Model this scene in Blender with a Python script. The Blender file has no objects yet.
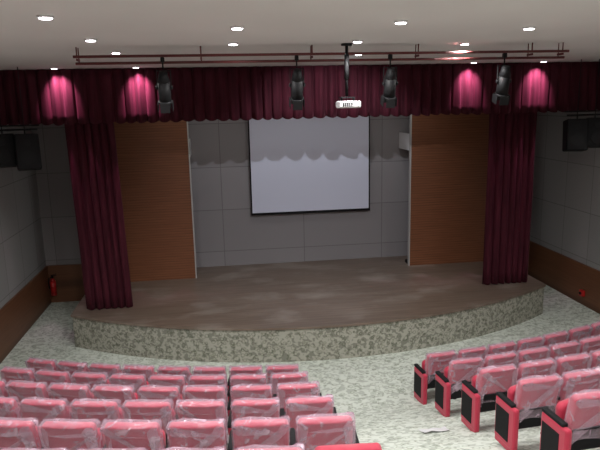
import bpy, bmesh, math, random
from mathutils import Vector, Matrix, noise
random.seed(4)
scene = bpy.context.scene
COL = scene.collection

# ---------------------------------------------------------------- helpers
def new_mat(name, color=(.5,.5,.5), rough=.6, metal=0.0, emis=None, estr=0, sheen=0, coat=0, spec=.5):
    m = bpy.data.materials.new(name); m.use_nodes = True
    b = m.node_tree.nodes['Principled BSDF']
    b.inputs['Base Color'].default_value = (*color, 1)
    b.inputs['Roughness'].default_value = rough
    b.inputs['Metallic'].default_value = metal
    b.inputs['Specular IOR Level'].default_value = spec
    b.inputs['Sheen Weight'].default_value = sheen
    b.inputs['Coat Weight'].default_value = coat
    if emis:
        b.inputs['Emission Color'].default_value = (*emis, 1)
        b.inputs['Emission Strength'].default_value = estr
    return m

def N(m, t, **kw):
    n = m.node_tree.nodes.new(t)
    for k, v in kw.items(): setattr(n, k, v)
    return n
def L(m, a, b): m.node_tree.links.new(a, b)
def bsdf(m): return m.node_tree.nodes['Principled BSDF']

def ramp(m, stops, interp='LINEAR'):
    r = N(m, 'ShaderNodeValToRGB'); r.color_ramp.interpolation = interp
    els = r.color_ramp.elements
    while len(els) < len(stops): els.new(.5)
    for e, (p, c) in zip(els, stops):
        e.position = p; e.color = (*c, 1)
    return r

def coords(m, scale=(1,1,1), swz=None):
    tc = N(m, 'ShaderNodeTexCoord')
    out = tc.outputs['Object']
    if swz:
        s = N(m, 'ShaderNodeSeparateXYZ'); c = N(m, 'ShaderNodeCombineXYZ')
        L(m, out, s.inputs[0])
        for i, a in enumerate(swz): L(m, s.outputs['XYZ'.index(a)], c.inputs[i])
        out = c.outputs[0]
    mp = N(m, 'ShaderNodeMapping'); mp.inputs['Scale'].default_value = scale
    L(m, out, mp.inputs[0]); return mp.outputs[0]

def mesh_obj(name, verts, faces, mats, smooth=False, parent=None, fm=None):
    me = bpy.data.meshes.new(name); me.from_pydata(verts, [], faces); me.update()
    for mt in (mats if isinstance(mats, list) else [mats]): me.materials.append(mt)
    if fm:
        for p, i in zip(me.polygons, fm): p.material_index = i
    if smooth:
        for p in me.polygons: p.use_smooth = True
    o = bpy.data.objects.new(name, me); COL.objects.link(o)
    if parent: o.parent = parent
    return o

def empty(name, loc=(0,0,0)):
    e = bpy.data.objects.new(name, None); e.empty_display_size = .1; e.location = loc
    COL.objects.link(e); return e

def bm_box(bm, c, s, mi=0, bev=0, rot=None, segs=2):
    r = bmesh.ops.create_cube(bm, size=1)
    vs = r['verts']
    for v in vs: v.co = Vector((v.co.x*s[0], v.co.y*s[1], v.co.z*s[2]))
    es = list({e for v in vs for e in v.link_edges})
    if bev:
        rr = bmesh.ops.bevel(bm, geom=es, offset=bev, segments=segs, affect='EDGES', profile=.5)
        vs = list({v for f in rr['faces'] for v in f.verts})
    fs = {f for v in vs for f in v.link_faces}
    M = Matrix.Translation(c) @ (rot if rot else Matrix.Identity(4))
    for v in vs: v.co = M @ v.co
    for f in fs: f.material_index = mi
    return vs

def bm_cyl(bm, p0, p1, r0, r1=None, mi=0, seg=16, caps=True):
    r1 = r0 if r1 is None else r1
    p0 = Vector(p0); p1 = Vector(p1); d = p1-p0
    q = d.to_track_quat('Z', 'Y').to_matrix().to_4x4()
    r = bmesh.ops.create_cone(bm, cap_ends=caps, segments=seg, radius1=r0, radius2=r1, depth=d.length)
    M = Matrix.Translation((p0+p1)/2) @ q
    for v in r['verts']: v.co = M @ v.co
    for f in {f for v in r['verts'] for f in v.link_faces}:
        f.material_index = mi
        if len(f.verts) == 4: f.smooth = True
    return r['verts']

def bm_obj(name, bm, mats, parent=None, loc=(0,0,0), smooth=False):
    me = bpy.data.meshes.new(name)
    bmesh.ops.recalc_face_normals(bm, faces=bm.faces)
    bm.to_mesh(me); bm.free()
    for mt in (mats if isinstance(mats, list) else [mats]): me.materials.append(mt)
    if smooth:
        for p in me.polygons: p.use_smooth = True
    o = bpy.data.objects.new(name, me); o.location = loc; COL.objects.link(o)
    if parent: o.parent = parent
    return o

def box(name, lo, hi, mat, parent=None, bev=0):
    bm = bmesh.new()
    c = [(a+b)/2 for a, b in zip(lo, hi)]; s = [b-a for a, b in zip(lo, hi)]
    bm_box(bm, (0,0,0), s, bev=bev)
    return bm_obj(name, bm, mat, parent, c)

# ---------------------------------------------------------------- dimensions
XL, XR, XC = -5.1, 9.6, 2.25
YB, YF = 17.5, -4.0
ZC = 6.36
ZS = 0.80
CY = 24.9; R0 = 15.05; SL = .332
def floor_z(x, y):
    r = math.hypot(x-XC, y-CY)
    return max(0, (r-R0))*SL

# ---------------------------------------------------------------- materials
def carpet(name, cols, sc, mul=.5, yz=1.1):
    m = new_mat(name, rough=.95, spec=.1)
    co = coords(m, (sc, sc*yz, sc*yz))
    n = N(m, 'ShaderNodeTexNoise'); n.inputs['Scale'].default_value = 1; n.inputs['Detail'].default_value = .3
    n.inputs['Distortion'].default_value = .9
    L(m, co, n.inputs['Vector'])
    r = ramp(m, cols, 'LINEAR'); L(m, n.outputs['Fac'], r.inputs[0])
    w = N(m, 'ShaderNodeTexVoronoi'); w.inputs['Scale'].default_value = .85
    L(m, co, w.inputs['Vector'])
    r2 = ramp(m, [(0,(1,1,1)),(.28,(1,1,1)),(.33,(.6,.62,.56)),(.42,(.6,.62,.56)),(.47,(1,1,1))], 'LINEAR'); L(m, w.outputs['Distance'], r2.inputs[0])
    mx = N(m, 'ShaderNodeMix', data_type='RGBA', blend_type='MULTIPLY'); mx.inputs[0].default_value = mul
    L(m, r.outputs[0], mx.inputs[6]); L(m, r2.outputs[0], mx.inputs[7])
    L(m, mx.outputs[2], bsdf(m).inputs['Base Color'])
    return m
M_carpet = carpet('carpet_floor', [(0,(.40,.43,.38)),(.42,(.42,.45,.40)),(.48,(.56,.60,.54)),(1,(.63,.66,.60))], 9.0, .7)
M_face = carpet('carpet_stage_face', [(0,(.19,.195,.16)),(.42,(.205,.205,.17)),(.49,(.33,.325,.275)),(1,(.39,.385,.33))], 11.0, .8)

def panel_mat(name, swz, col, bw, bh):
    m = new_mat(name, rough=.85, spec=.2)
    co = coords(m, (1,1,1), swz)
    b = N(m, 'ShaderNodeTexBrick'); b.offset = 0; b.squash = 1
    b.inputs['Scale'].default_value = 1; b.inputs['Brick Width'].default_value = bw; b.inputs['Row Height'].default_value = bh
    b.inputs['Mortar Size'].default_value = .010; b.inputs['Mortar Smooth'].default_value = .2
    b.inputs['Color1'].default_value = (*col, 1); b.inputs['Color2'].default_value = (*[c*1.10 for c in col], 1)
    b.inputs['Mortar'].default_value = (*[c*.62 for c in col], 1)
    L(m, co, b.inputs['Vector'])
    L(m, b.outputs['Color'], bsdf(m).inputs['Base Color'])
    n = N(m, 'ShaderNodeTexNoise'); n.inputs['Scale'].default_value = 90
    bp = N(m, 'ShaderNodeBump'); bp.inputs['Strength'].default_value = .15
    L(m, coords(m), n.inputs['Vector']); L(m, n.outputs['Fac'], bp.inputs['Height']); L(m, bp.outputs[0], bsdf(m).inputs['Normal'])
    return m
M_wall_b = panel_mat('acoustic_panel_back', 'XZY', (.235,.222,.228), 2.4, 1.25)
M_wall_s = panel_mat('acoustic_panel_side', 'YZX', (.27,.27,.27), 1.2, 1.25)

def wood(name, c1, c2, swz='XZY', slat=9.0, rough=.45):
    m = new_mat(name, rough=rough, spec=.35)
    co = coords(m, (1,1,1), swz)
    w = N(m, 'ShaderNodeTexWave', bands_direction='Y'); w.inputs['Scale'].default_value = slat/2
    w.inputs['Distortion'].default_value = 0.0
    L(m, co, w.inputs['Vector'])
    mp = N(m, 'ShaderNodeMapping'); mp.inputs['Scale'].default_value = (1.2, 30, 1); L(m, co, mp.inputs[0])
    n = N(m, 'ShaderNodeTexNoise'); n.inputs['Scale'].default_value = 1; n.inputs['Detail'].default_value = 4
    L(m, mp.outputs[0], n.inputs['Vector'])
    r = ramp(m, [(.3,c1),(.7,c2)]); L(m, n.outputs['Fac'], r.inputs[0])
    r2 = ramp(m, [(0,(.45,.45,.45)),(.12,(1,1,1))]); L(m, w.outputs['Fac'], r2.inputs[0])
    mx = N(m, 'ShaderNodeMix', data_type='RGBA', blend_type='MULTIPLY'); mx.inputs[0].default_value = .8
    L(m, r.outputs[0], mx.inputs[6]); L(m, r2.outputs[0], mx.inputs[7])
    L(m, mx.outputs[2], bsdf(m).inputs['Base Color'])
    return m
M_wood = wood('slatted_wood', (.15,.056,.025), (.21,.082,.038))
M_wains_s = wood('wainscot_wood_side', (.13,.055,.027), (.17,.075,.038), 'YZX', .4)
M_wains_b = wood('wainscot_wood_back', (.13,.055,.027), (.17,.075,.038), 'XZY', .4)

M_stage = new_mat('stage_floorboards', rough=.34, spec=.5)
co = coords(M_stage, (.9,14,1))
n = N(M_stage,'ShaderNodeTexNoise'); n.inputs['Scale'].default_value=1; n.inputs['Detail'].default_value=3; L(M_stage,co,n.inputs['Vector'])
r = ramp(M_stage,[(.3,(.125,.090,.068)),(.7,(.180,.136,.107))]); L(M_stage,n.outputs['Fac'],r.inputs[0])
n2 = N(M_stage,'ShaderNodeTexNoise'); n2.inputs['Scale'].default_value=.9; n2.inputs['Detail'].default_value=6; L(M_stage,coords(M_stage,(1,1.6,1)),n2.inputs['Vector'])
r2 = ramp(M_stage,[(.52,(0,0,0)),(.72,(.5,.5,.5))]); L(M_stage,n2.outputs['Fac'],r2.inputs[0])
mx = N(M_stage,'ShaderNodeMix',data_type='RGBA'); L(M_stage,r2.outputs[0],mx.inputs[0]); L(M_stage,r.outputs[0],mx.inputs[6]); mx.inputs[7].default_value=(.34,.30,.26,1)
L(M_stage,mx.outputs[2],bsdf(M_stage).inputs['Base Color'])

M_ceil = new_mat('ceiling_plaster', (.50,.475,.45), .9)
n = N(M_ceil,'ShaderNodeTexNoise'); n.inputs['Scale'].default_value=.5; L(M_ceil,coords(M_ceil),n.inputs['Vector'])
r = ramp(M_ceil,[(.3,(.62,.61,.60)),(.7,(.67,.66,.65))]); L(M_ceil,n.outputs['Fac'],r.inputs[0]); L(M_ceil,r.outputs[0],bsdf(M_ceil).inputs['Base Color'])

def velvet(name, c):
    m = new_mat(name, c, .8, sheen=.12, spec=.15)
    bsdf(m).inputs['Sheen Tint'].default_value = (.9,.3,.4,1); bsdf(m).inputs['Sheen Roughness'].default_value=.4
    n = N(m,'ShaderNodeTexNoise'); n.inputs['Scale'].default_value=1; L(m,coords(m,(14,14,1.2)),n.inputs['Vector'])
    r = ramp(m,[(.3,tuple(x*.6 for x in c)),(.75,tuple(x*1.3 for x in c))]); L(m,n.outputs['Fac'],r.inputs[0]); L(m,r.outputs[0],bsdf(m).inputs['Base Color'])
    return m
M_velvet = velvet('maroon_velvet', (.058,.009,.017))
M_black = new_mat('black_plastic', (.008,.008,.009), .7, spec=.2)
M_blackm = new_mat('black_metal', (.009,.009,.010), .6, spec=.2)
M_red = new_mat('seat_red_fabric', (.40,.014,.045), .7, sheen=.2)
M_redpaint = new_mat('red_paint', (.42,.015,.015), .35)
M_pipe = new_mat('dark_red_pipe', (.11,.02,.02), .6)
M_white = new_mat('white_paint', (.62,.62,.63), .5)
M_alu = new_mat('aluminium_trim', (.45,.44,.42), .5, .3)
M_screen = new_mat('projection_fabric', (.60,.62,.74), .85)
M_emit = new_mat('lamp_glow', (1,1,1), .5, emis=(1,.95,1), estr=14)
M_lens = new_mat('lens_glass', (.03,.03,.05), .15)

M_film = bpy.data.materials.new('plastic_film'); M_film.use_nodes = True
nt = M_film.node_tree; nt.nodes.remove(nt.nodes['Principled BSDF'])
out = nt.nodes['Material Output']
tr = N(M_film,'ShaderNodeBsdfTransparent'); tr.inputs[0].default_value=(1,.96,.98,1)
pr = N(M_film,'ShaderNodeBsdfPrincipled'); pr.inputs['Base Color'].default_value=(.66,.50,.60,1); pr.inputs['Roughness'].default_value=.17; pr.inputs['Specular IOR Level'].default_value=1.0
co = coords(M_film,(1,1,1))
oi = N(M_film,'ShaderNodeObjectInfo'); ad = N(M_film,'ShaderNodeVectorMath',operation='ADD')
ml = N(M_film,'ShaderNodeMath',operation='MULTIPLY'); ml.inputs[1].default_value=37; L(M_film,oi.outputs['Random'],ml.inputs[0])
L(M_film,co,ad.inputs[0]); L(M_film,ml.outputs[0],ad.inputs[1])
n = N(M_film,'ShaderNodeTexNoise'); n.inputs['Scale'].default_value=7; n.inputs['Detail'].default_value=4; n.inputs['Distortion'].default_value=1.0
L(M_film,ad.outputs[0],n.inputs['Vector'])
r = ramp(M_film,[(.3,(.12,.12,.12)),(.56,(.18,.18,.18)),(.70,(.55,.55,.55))]); L(M_film,n.outputs['Fac'],r.inputs[0])
lw = N(M_film,'ShaderNodeLayerWeight'); lw.inputs[0].default_value=.5
ma = N(M_film,'ShaderNodeMath',operation='MULTIPLY_ADD'); ma.inputs[1].default_value=.25; L(M_film,lw.outputs['Facing'],ma.inputs[0]); L(M_film,r.outputs[0],ma.inputs[2])
bp = N(M_film,'ShaderNodeBump'); bp.inputs['Strength'].default_value=.9; bp.inputs['Distance'].default_value=.03; L(M_film,n.outputs['Fac'],bp.inputs['Height']); L(M_film,bp.outputs[0],pr.inputs['Normal'])
ms = N(M_film,'ShaderNodeMixShader'); L(M_film,ma.outputs[0],ms.inputs[0]); L(M_film,tr.outputs[0],ms.inputs[1]); L(M_film,pr.outputs[0],ms.inputs[2]); L(M_film,ms.outputs[0],out.inputs[0])

# ---------------------------------------------------------------- room shell
nx, ny = 60, 86
vs=[]; fs=[]
for j in range(ny+1):
    for i in range(nx+1):
        x = XL+(XR-XL)*i/nx; y = YF+(YB-YF)*j/ny
        vs.append((x,y,floor_z(x,y)))
for j in range(ny):
    for i in range(nx):
        a=j*(nx+1)+i; fs.append((a,a+1,a+nx+2,a+nx+1))
mesh_obj('floor', vs, fs, M_carpet, smooth=True)
box('ceiling', (XL-.2,YF-.2,ZC), (XR+.2,YB+.2,ZC+.2), M_ceil)
def wallbox(name, lo, hi, mat):
    vs=[(x,y,z) for z in (lo[2],hi[2]) for y in (lo[1],hi[1]) for x in (lo[0],hi[0])]
    mesh_obj(name, vs, [(0,2,3,1),(4,5,7,6),(0,1,5,4),(2,6,7,3),(0,4,6,2),(1,3,7,5)], mat)
wallbox('wall_left', (XL-.2,YF,-.2),(XL,YB,ZC), M_wall_s)
wallbox('wall_right', (XR,YF,-.2),(XR+.2,YB,ZC), M_wall_s)
wallbox('wall_back', (XL-.2,YB,-.2),(XR+.2,YB+.2,ZC), M_wall_b)
wallbox('wall_rear', (XL-.2,YF-.2,-.2),(XR+.2,YF,ZC), M_wall_b)

def wainscot(name, xin, xout):
    vs=[]; fs=[]; n=40
    for i in range(n+1):
        y=YF+(YB-YF)*i/n; z=floor_z((xin),y)
        vs += [(xout,y,z-.02),(xin,y,z-.0),(xin,y,z+1.1),(xout,y,z+1.1)]
    for i in range(n):
        a=i*4; b=a+4
        for k in range(4): fs.append((a+k,a+(k+1)%4,b+(k+1)%4,b+k))
    fs += [(3,2,1,0),(n*4,n*4+1,n*4+2,n*4+3)]
    mesh_obj(name, vs, fs, M_wains_s)
wainscot('trim_1', XL+.05, XL); wainscot('trim_2', XR-.05, XR)
box('trim_3', (XL+.05,YB-.05,0),(-3.64,YB,1.1), M_wains_b)
box('trim_4', (8.2,YB-.05,0),(XR-.05,YB,1.1), M_wains_b)

# ---------------------------------------------------------------- stage
SX0, SX1, SYF = -3.6, 8.15, 13.92
hc=(SX1-SX0)/2; cx=(SX0+SX1)/2; sag=1.8; RR=(hc*hc+sag*sag)/(2*sag); yc=SYF-sag+RR
def front_pts(off, n=48):
    a=math.asin(hc/RR); return [(cx+(RR+off)*math.sin(-a+2*a*i/n), yc-(RR+off)*math.cos(-a+2*a*i/n)) for i in range(n+1)]
def prism(name, pts, z0, z1, mats, parent, topmat=0):
    n=len(pts); vs=[(x,y,z0) for x,y in pts]+[(x,y,z1) for x,y in pts]
    fs=[tuple(range(n-1,-1,-1)), tuple(range(n,2*n))]+[(i,(i+1)%n,n+(i+1)%n,n+i) for i in range(n)]
    return mesh_obj(name, vs, fs, mats, parent=parent)
st = empty('stage')
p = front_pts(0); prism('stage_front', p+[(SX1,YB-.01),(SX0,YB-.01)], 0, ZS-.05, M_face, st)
p2 = front_pts(.03); p2[0]=(SX0-.03,p2[0][1]); p2[-1]=(SX1+.03,p2[-1][1])
prism('stage_deck', p2+[(SX1+.03,YB-.01),(SX0-.03,YB-.01)], ZS-.05, ZS, M_stage, st)

# wood wing panels
for x0,x1,inner in ((-3.2,-.83,-.83),(5.33,7.7,5.33)):
    e = empty('wood_wing_panel', ((x0+x1)/2,16.4,ZS))
    def pb(nm, lo, hi, mat, bev=0):
        o = box(nm, lo, hi, mat, bev=bev); o.parent=e; o.matrix_parent_inverse=Matrix.Translation(e.location).inverted()
    pb('panel_face',(x0,16.36,ZS),(x1,16.44,6.3),M_wood)
    s = 1 if inner<0 else -1
    pb('edge_trim',(min(inner,inner+s*.03),16.34,ZS),(max(inner,inner+s*.03),16.46,6.3),M_alu)
    pb('brace',(min(inner-s*.06,inner+s*.02),16.47,4.14),(max(inner-s*.06,inner+s*.02),17.48,4.60),M_white)
    pb('foot',(x0,16.44,ZS),(x1,16.8,ZS+.08),M_blackm)

# projection screen
e = empty('projection_screen',(2.61,17.38,2.35))
def pe(o): o.parent=e; o.matrix_parent_inverse=Matrix.Translation(e.location).inverted()
pe(box('screen_border',(.83,17.38,2.33),(4.40,17.40,5.55),M_black))
pe(box('screen_fabric',(.87,17.368,2.38),(4.36,17.38,5.45),M_screen))
bm=bmesh.new(); bm_cyl(bm,(.75,17.38,5.62),(4.48,17.38,5.62),.08); pe(bm_obj('roller_case',bm,M_white))
bm=bmesh.new(); bm_cyl(bm,(.83,17.38,2.33),(4.40,17.38,2.33),.022); pe(bm_obj('bottom_bar',bm,M_black))
for x in (1.0,4.2): pe(box('bracket',(x-.03,17.38,5.55),(x+.03,17.49,5.8),M_blackm))

# ---------------------------------------------------------------- drapes
def drape(name, x0, x1, y, z0, z1, period, amp, seed, hem=0, dx=.02, rows=10, lean=0):
    n=int((x1-x0)/dx); vs=[]; fs=[]
    ph=0; phs=[]
    for i in range(n+1):
        ph += 2*math.pi*dx/(period*(1+.35*noise.noise(Vector((i*dx*1.7,seed*3.1,0)))))
        phs.append(ph)
    for j in range(rows+1):
        t=j/rows; z=z0+(z1-z0)*t
        for i in range(n+1):
            x=x0+(x1-x0)*i/n
            a=amp*(1-.3*t)*(.8+.6*noise.noise(Vector((x*1.3,seed,z*.25))))
            s=math.sin(phs[i]+.5*noise.noise(Vector((x*.8,seed+9,z*.6))))
            yy=y+a*(s*.8+.2*math.sin(2.3*phs[i]+seed))+.02*noise.noise(Vector((x*3,z,seed)))
            xx=x+ .3*amp*math.cos(phs[i]) + lean*t
            zz=z+(hem*math.sin(phs[i]) + hem*1.0*noise.noise(Vector((x*2.2,0,seed))) if j==0 else 0)
            vs.append((xx,yy,zz))
    for j in range(rows):
        for i in range(n):
            a=j*(n+1)+i; fs.append((a,a+1,a+n+2,a+n+1))
    o=mesh_obj(name,vs,fs,M_velvet,smooth=True)
    md=o.modifiers.new('thick','SOLIDIFY'); md.thickness=.012
    return o
drape('stage_valance_curtain', XL+.03, XR-.03, 13.86, 5.19, ZC-.01, .25, .085, 1, hem=.022, rows=6)
drape('stage_curtain', -3.33, -2.24, 14.16, ZS+.02, 6.3, .17, .08, 5, rows=16, lean=-.12)
drape('stage_curtain', 6.58, 7.80, 14.16, ZS+.02, 6.3, .17, .08, 8, rows=16)

# ---------------------------------------------------------------- ceiling lights
def downlight(x,y,energy=60,rad=.06,size=150,col=(1,.98,.965),aim=None,dr=.055,blend=.6):
    bm=bmesh.new()
    bm_cyl(bm,(0,0,-.02),(0,0,0),dr*1.25,dr*1.35,mi=0,seg=24)
    bm_cyl(bm,(0,0,-.028),(0,0,-.018),dr,dr,mi=1,seg=24)
    o=bm_obj('ceiling_downlight',bm,[M_white,M_emit],loc=(x,y,ZC))
    ld=bpy.data.lights.new('downlight_bulb','SPOT'); ld.energy=energy; ld.shadow_soft_size=rad; ld.color=col
    ld.spot_size=math.radians(size); ld.spot_blend=blend
    lo=bpy.data.objects.new('downlight_bulb',ld); COL.objects.link(lo); lo.location=(0,0,-.05-rad*0.2); lo.parent=o
    if aim:
        d=Vector(aim)-Vector((x,y,ZC-.06)); lo.rotation_euler=d.to_track_quat('-Z','Y').to_euler()
E=178
for x,ys in ((-1.5,(5.93,7.92,9.8)),(.25,(6.8,8.58)),(1.95,(6.4,8.4)),(3.7,(7.0,8.9))):
    for y in ys: downlight(x,y,E)
for x in (-3.4,-.4,2.4,5.2,8):  # unseen rear downlights, added to light the house
    for y in (-2,.8,3.4): downlight(x,y,E)
downlight(7.9,7.2,E); downlight(7.9,9.4,E*1.1)  # side downlights out of view, added for more room light
downlight(-4.2,7.2,E*.9)
# wash lights right in front of the valance, tilted into it
for x in (-3.35,-1.68,5.85,7.55):
    downlight(x,13.52,230,.03,size=76,col=(1,.50,.82),aim=(x,13.82,5.93),blend=1.0)
# lamp whose rays cast the valance shadow on the screen
downlight(2.5,10.7,430,.02,size=84,col=(.90,.93,1),aim=(2.5,17.4,1.6))
# dim fill lamps added above stage, hidden by the valance
for x in (-.2,2.25,4.7): downlight(x,15.4,42,.1,size=160)

# ---------------------------------------------------------------- lighting bar with fixtures
YP=8.95; ZP=6.2
e=empty('lighting_bar',(1.7,YP,ZP))
bm=bmesh.new()
bm_cyl(bm,(-1.95,YP,ZP+.03),(5.4,YP,ZP+.03),.019,seg=12)
bm_cyl(bm,(-1.95,YP+.12,ZP-.055),(5.4,YP+.12,ZP-.055),.019,seg=12)
for x in (-1.9,-.2,1.4,3.0,4.8,5.3):
    bm_cyl(bm,(x,YP,ZC-.002),(x,YP,ZP+.02),.010,seg=8)
    bm_cyl(bm,(x,YP+.12,ZC-.002),(x,YP+.12,ZP-.06),.008,seg=8)
    bm_box(bm,(x,YP+.06,ZP-.01),(.02,.16,.03))
pe(bm_obj('pipes',bm,M_pipe))
def stage_lamp(x,tilt,y=YP-.005,zp=ZP-.005,s=1.0):
    bm=bmesh.new()
    bm_box(bm,(0,0,-.02),(.07,.08,.07),0,.01)             # clamp
    bm_cyl(bm,(0,0,-.05),(0,0,-.16),.014)
    bm_box(bm,(0,0,-.17),(.27,.035,.012),0)               # yoke
    for sx in (-.13,.13):
        bm_box(bm,(sx,0,-.30),(.012,.035,.27),0)
        bm_cyl(bm,(sx*1.2,0,-.40),(sx*.9,0,-.40),.025)
    rot=Matrix.Translation((0,0,-.42)) @ Matrix.Rotation(tilt,4,'X')
    vs=[]
    vs+=bm_cyl(bm,(0,0,-.17),(0,0,.10),.115,.115,seg=20)
    vs+=bm_cyl(bm,(0,0,.10),(0,0,.25),.115,.07,seg=20)
    vs+=bm_cyl(bm,(0,0,-.20),(0,0,-.17),.13,.13,seg=20)
    vs+=bm_cyl(bm,(0,0,-.206),(0,0,-.198),.10,.10,mi=1,seg=20)
    for k in range(4):                                      # barn doors
        R=Matrix.Rotation(k*math.pi/2,4,'Z')
        vs+=bm_box(bm,R@Vector((0,.135,-.25)),(.18,.008,.13),0,rot=R)
    for v in set(vs): v.co = rot @ v.co
    o=bm_obj('stage_spotlight',bm,[M_blackm,M_lens],loc=(x,y,zp)); o.scale=(s*.76,s*.9,s*1.0)
    return o
for x,t in ((-.74,.25),(1.17,.35),(2.57,.3),(4.36,.28)): stage_lamp(x,t)

# projector with pole
e=empty('ceiling_projector',(1.9,YP,5.5))
bm=bmesh.new(); bm_cyl(bm,(1.88,8.8,ZC-.002),(1.88,8.8,5.62),.022); bm_cyl(bm,(1.88,8.8,ZC-.002),(1.88,8.8,ZC-.03),.08)
bm_box(bm,(1.88,8.8,5.60),(.2,.18,.02)); bm_cyl(bm,(1.88,8.8,ZC-.15),(1.88,8.8,ZC-.5),.035)
pe(bm_obj('mount_pole',bm,M_blackm))
bm=bmesh.new(); bm_box(bm,(1.9,8.8,5.50),(.32,.30,.10),0,.02)
for i in range(5): bm_box(bm,(1.80+i*.03,8.645,5.50),(.012,.012,.06),1)
bm_cyl(bm,(1.98,8.9,5.50),(1.98,8.99,5.50),.045,mi=1); bm_cyl(bm,(1.98,8.645,5.51),(1.98,8.655,5.51),.015,mi=2)
bm_box(bm,(1.80,8.8,5.57),(.03,.03,.05),1); bm_box(bm,(1.98,8.8,5.57),(.03,.03,.05),1)
pe(bm_obj('projector_body',bm,[M_white,M_black,M_emit]))

# hanging speakers
def speaker(x, wallx, yaw):
    e=empty('hanging_speaker',(x,13.0,4.7))
    s = 1 if wallx>x else -1
    def pp(o): o.parent=e; o.matrix_parent_inverse=Matrix.Translation(e.location).inverted()
    bm=bmesh.new()
    R=Matrix.Rotation(yaw,4,'Z')@Matrix.Rotation(-.15,4,'X')
    bm_box(bm,(x-.22*s,13,4.66),(.46,.42,.72),0,.03,rot=R)
    bm_box(bm,(x+.26*s,13.02,4.70),(.46,.42,.66),0,.03,rot=R)
    for dx,h in ((-.22*s,4.66),(.26*s,4.70)):
        o_=Vector((x+dx,13,h))
        bm_cyl(bm,o_+R@Vector((0,-.215,-.12)),o_+R@Vector((0,-.2,-.12)),.14,mi=1,seg=24)
        bm_cyl(bm,o_+R@Vector((0,-.215,.17)),o_+R@Vector((0,-.2,.17)),.07,mi=1,seg=24)
    pp(bm_obj('cabinets',bm,[M_black,M_blackm]))
    bm=bmesh.new()
    bm_cyl(bm,(x-.45*s,13,5.12),(wallx-.01*s,13,5.12),.02); bm_cyl(bm,(x-.45*s,13.15,5.2),(wallx-.01*s,13.15,5.2),.015)
    for dx in (-.2*s,.24*s):
        bm_cyl(bm,(x+dx,13,5.12),(x+dx,13,4.95),.015)
        bm_cyl(bm,(x+dx,13,ZC-.002),(x+dx,13,5.12),.008)
    pp(bm_obj('suspension_bar',bm,M_blackm))
speaker(-4.12,XL,.3); speaker(8.36,XR,-.3)

# fire extinguishers (wall hung)
def extinguisher(x,y,s=1.0,z=.15):
    bm=bmesh.new()
    bm_cyl(bm,(0,0,.0),(0,0,.03),.075,.08,seg=20); bm_cyl(bm,(0,0,.03),(0,0,.42),.08,.08,seg=20)
    bm_cyl(bm,(0,0,.42),(0,0,.50),.08,.03,seg=20)
    bm_cyl(bm,(0,0,.50),(0,0,.56),.022,mi=1); bm_box(bm,(.04,0,.575),(.14,.025,.015),1); bm_box(bm,(.04,0,.61),(.15,.025,.012),1,rot=Matrix.Rotation(-.2,4,'Y'))
    pts=[(-.02,0,.54),(-.10,0,.50),(-.12,0,.36),(-.105,0,.2)]
    for a,b in zip(pts,pts[1:]): bm_cyl(bm,a,b,.012,mi=1,seg=8)
    bm_cyl(bm,(0,0,.24),(0,0,.30),.0815,mi=2,seg=20)
    bm_box(bm,(0,.09,.3),(.06,.03,.2),1)
    o=bm_obj('fire_extinguisher',bm,[M_redpaint,M_black,M_redpaint],loc=(x,y,z)); o.scale=(s,s,s)
extinguisher(-4.92,17.33,1.0,.26); extinguisher(9.3,17.33,.9,.38); 
# small red call box near the right wall skirting
bm=bmesh.new(); bm_box(bm,(9.50,14.35,.34),(.09,.16,.16),0,.015); bm_cyl(bm,(9.45,14.35,.34),(9.435,14.35,.34),.04,mi=1)
bm_obj('fire_alarm_box',bm,[M_redpaint,M_black])

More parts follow.
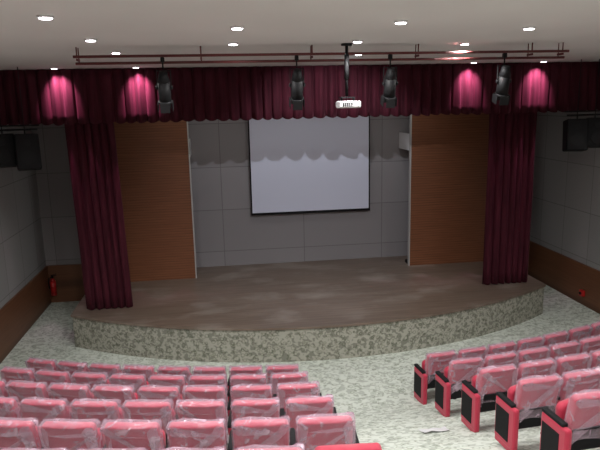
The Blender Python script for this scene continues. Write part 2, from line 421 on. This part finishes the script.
# ---------------------------------------------------------------- seats
def outline(w,h,r,arch,n=6):
    pts=[]
    def arc(cx_,cz_,a0,a1,rr):
        for i in range(n+1):
            a=math.radians(a0+(a1-a0)*i/n); pts.append([cx_+rr*math.cos(a),cz_+rr*math.sin(a)])
    arc(w/2-r,h-r,0,90,r); 
    for t in (.25,.5,.75): pts.append([w/2-r-(w-2*r)*t,h])
    arc(-w/2+r,h-r,90,180,r)
    arc(-w/2+r*.6,r*.6,180,270,r*.6); arc(w/2-r*.6,r*.6,270,360,r*.6)
    for p_ in pts:
        if p_[1]>h*.5: p_[1]+=arch*(1-(2*p_[0]/w)**2)
    return pts
def pad(bm,w,h,th,r,arch,mi,M,curve=0,bev=.02,crumple=0,seed=0):
    pts=outline(w,h,r,arch)
    f0=[bm.verts.new((x,-th/2,z)) for x,z in pts]
    face=bm.faces.new(f0)
    ex=bmesh.ops.extrude_face_region(bm,geom=[face])
    nv=[g for g in ex['geom'] if isinstance(g,bmesh.types.BMVert)]
    for v in nv: v.co.y=th/2
    allv=set(f0)|set(nv)
    fs={f for v in allv for f in v.link_faces}
    caps=[f for f in fs if len(f.verts)>6]
    es={e_ for f in caps for e_ in f.edges}
    rr=bmesh.ops.bevel(bm,geom=list(es),offset=bev,segments=3,affect='EDGES',profile=.5)
    vset={v for f in rr['faces'] for v in f.verts}
    grow=set(vset)
    for v in vset:
        for f in v.link_faces: grow|=set(f.verts)
    fs={f for v in grow for f in v.link_faces}
    if crumple:
        caps=[f for f in fs if len(f.verts)>10]
        for f in caps:
            r_=bmesh.ops.inset_region(bm,faces=[f],thickness=.035)
            fs|=set(r_['faces']); grow|={v for g in r_['faces'] for v in g.verts}
            r_=bmesh.ops.inset_region(bm,faces=[f],thickness=.06)
            fs|=set(r_['faces']); grow|={v for g in r_['faces'] for v in g.verts}
        grow={v for f in fs if f.is_valid for v in f.verts}
    for v in grow:
        c=v.co
        if crumple:
            c+=Vector((noise.noise(c*9+Vector((seed,0,0))),noise.noise(c*9+Vector((0,seed,5))),noise.noise(c*11+Vector((3,0,seed)))))*crumple
        c.y+=curve*(2*c.x/w)**2
        v.co=M@c
    for f in fs:
        if f.is_valid: f.material_index=mi; f.smooth=len(f.verts)<8
def make_seat(name,wrapped,endside,seed):
    bm=bmesh.new()
    T=Matrix.Translation((0,-.02,.40))@Matrix.Rotation(math.radians(11),4,'X')
    pad(bm,.55,.60,.10,.055,.012,0,T,curve=.035)
    T2=Matrix.Translation((0,-.055,.30))@Matrix.Rotation(math.radians(8),4,'X')
    pad(bm,.52,.30,.03,.05,0,1,T2,curve=.03,bev=.01)
    T3=Matrix.Translation((0,.15,.33))@Matrix.Rotation(math.radians(-4),4,'X')
    pad(bm,.50,.44,.12,.08,.01,0,T3,bev=.04)
    T4=Matrix.Translation((0,.20,.36))@Matrix.Rotation(math.radians(-4),4,'X')
    pad(bm,.44,.36,.05,.07,0,1,T4,bev=.015)
    bm_cyl(bm,(-.27,.06,.36),(.27,.06,.36),.02,mi=1,seg=10)
    def arm(x,end):
        if end:
            bm_box(bm,(x,.08,.34),(.08,.46,.58),0,.03)
            bm_box(bm,(x,.08,.05),(.07,.42,.10),0,.01)
            bm_box(bm,(x+(.042 if x>0 else -.042),.12,.33),(.012,.30,.40),1,.005)
            bm_box(bm,(x,.12,.645),(.075,.38,.045),1,.015)
        else:
            bm_box(bm,(x,.05,.28),(.04,.12,.56),1,.01)
            bm_box(bm,(x,.08,.02),(.06,.30,.04),1,.01)
            bm_box(bm,(x,.12,.60),(.045,.34,.14),0,.015)
            bm_box(bm,(x,.13,.655),(.06,.38,.04),1,.012)
    arm(-.32,endside=='L')
    if endside=='R': arm(.32,True)
    if wrapped:
        T5=Matrix.Translation((0,-.02,.40))@Matrix.Rotation(math.radians(11),4,'X')@Matrix.Translation((0,0,.04))
        pad(bm,.585,.58,.13,.05,.012,2,T5,curve=.035,bev=.025,crumple=.022,seed=seed)
    me=bpy.data.meshes.new(name); bmesh.ops.recalc_face_normals(bm,faces=bm.faces); bm.to_mesh(me); bm.free()
    for mt in (M_red,M_black,M_film): me.materials.append(mt)
    return me
seatM={}
for es in ('N','L','R'):
    for k in range(3): seatM[(es,k)]=make_seat('theater_seat_mesh',True,es,k*7.3+1)
    seatM[(es,'bare')]=make_seat('theater_seat_mesh_bare',False,es,0)
def place(arcs,k,es,var):
    R=R0+1.1*k; a=arcs/R
    x=XC+R*math.sin(a); y=CY-R*math.cos(a)
    o=bpy.data.objects.new('theater_seat',seatM[(es,var)]); COL.objects.link(o)
    o.location=(x,y,floor_z(x,y)); o.rotation_euler=(0,0,a)
rnd=random.Random(2)
for k in range(7):
    for i in range(8):
        var='bare' if (k==5 and i==0) else rnd.randrange(3)
        place(-1.33-.64*i,k,'R' if i==0 else 'N',var)
    for i in range(8):
        place(1.58+.64*i,k,'L' if i==0 else ('R' if i==7 else 'N'),rnd.randrange(3))

# scrap of plastic film on aisle
def scrap(x,y,s,seed):
    vs=[];fs=[];n=8
    for j in range(n+1):
        for i in range(n+1):
            u=(i/n-.5)*s*2; v=(j/n-.5)*s
            X=x+u+.05*noise.noise(Vector((u*5,v*5,seed))); Y=y+v+.05*noise.noise(Vector((u*5,v*5,seed+4)))
            vs.append((X,Y,floor_z(X,Y)+.012+.05*abs(noise.noise(Vector((u*7,v*7,seed+8))))))
    for j in range(n):
        for i in range(n):
            a=j*(n+1)+i; fs.append((a,a+1,a+n+2,a+n+1))
    mesh_obj('plastic_film_scrap',vs,fs,M_white,smooth=True)
scrap(3.0,7.9,.2,3)

# ---------------------------------------------------------------- world
w=bpy.data.worlds.new('World'); scene.world=w; w.use_nodes=True
w.node_tree.nodes['Background'].inputs[0].default_value=(.5,.5,.5,1); w.node_tree.nodes['Background'].inputs[1].default_value=.1

# ---------------------------------------------------------------- camera
cd=bpy.data.cameras.new('camera'); cd.sensor_width=36; cd.lens=36; cam=bpy.data.objects.new('camera',cd); COL.objects.link(cam)
psi=math.radians(7.43); th=math.radians(11.58); ro=.022
F=Vector((math.sin(psi)*math.cos(th),math.cos(psi)*math.cos(th),-math.sin(th)))
Rv=Vector((math.cos(psi),-math.sin(psi),0)); U=Rv.cross(F)
R2=Rv*math.cos(ro)-U*math.sin(ro); U2=U*math.cos(ro)+Rv*math.sin(ro)
M=Matrix((R2,U2,-F)).transposed().to_4x4(); M.translation=(0,0,5.55)
cam.matrix_world=M
scene.camera=cam
scene.view_settings.view_transform='Standard'
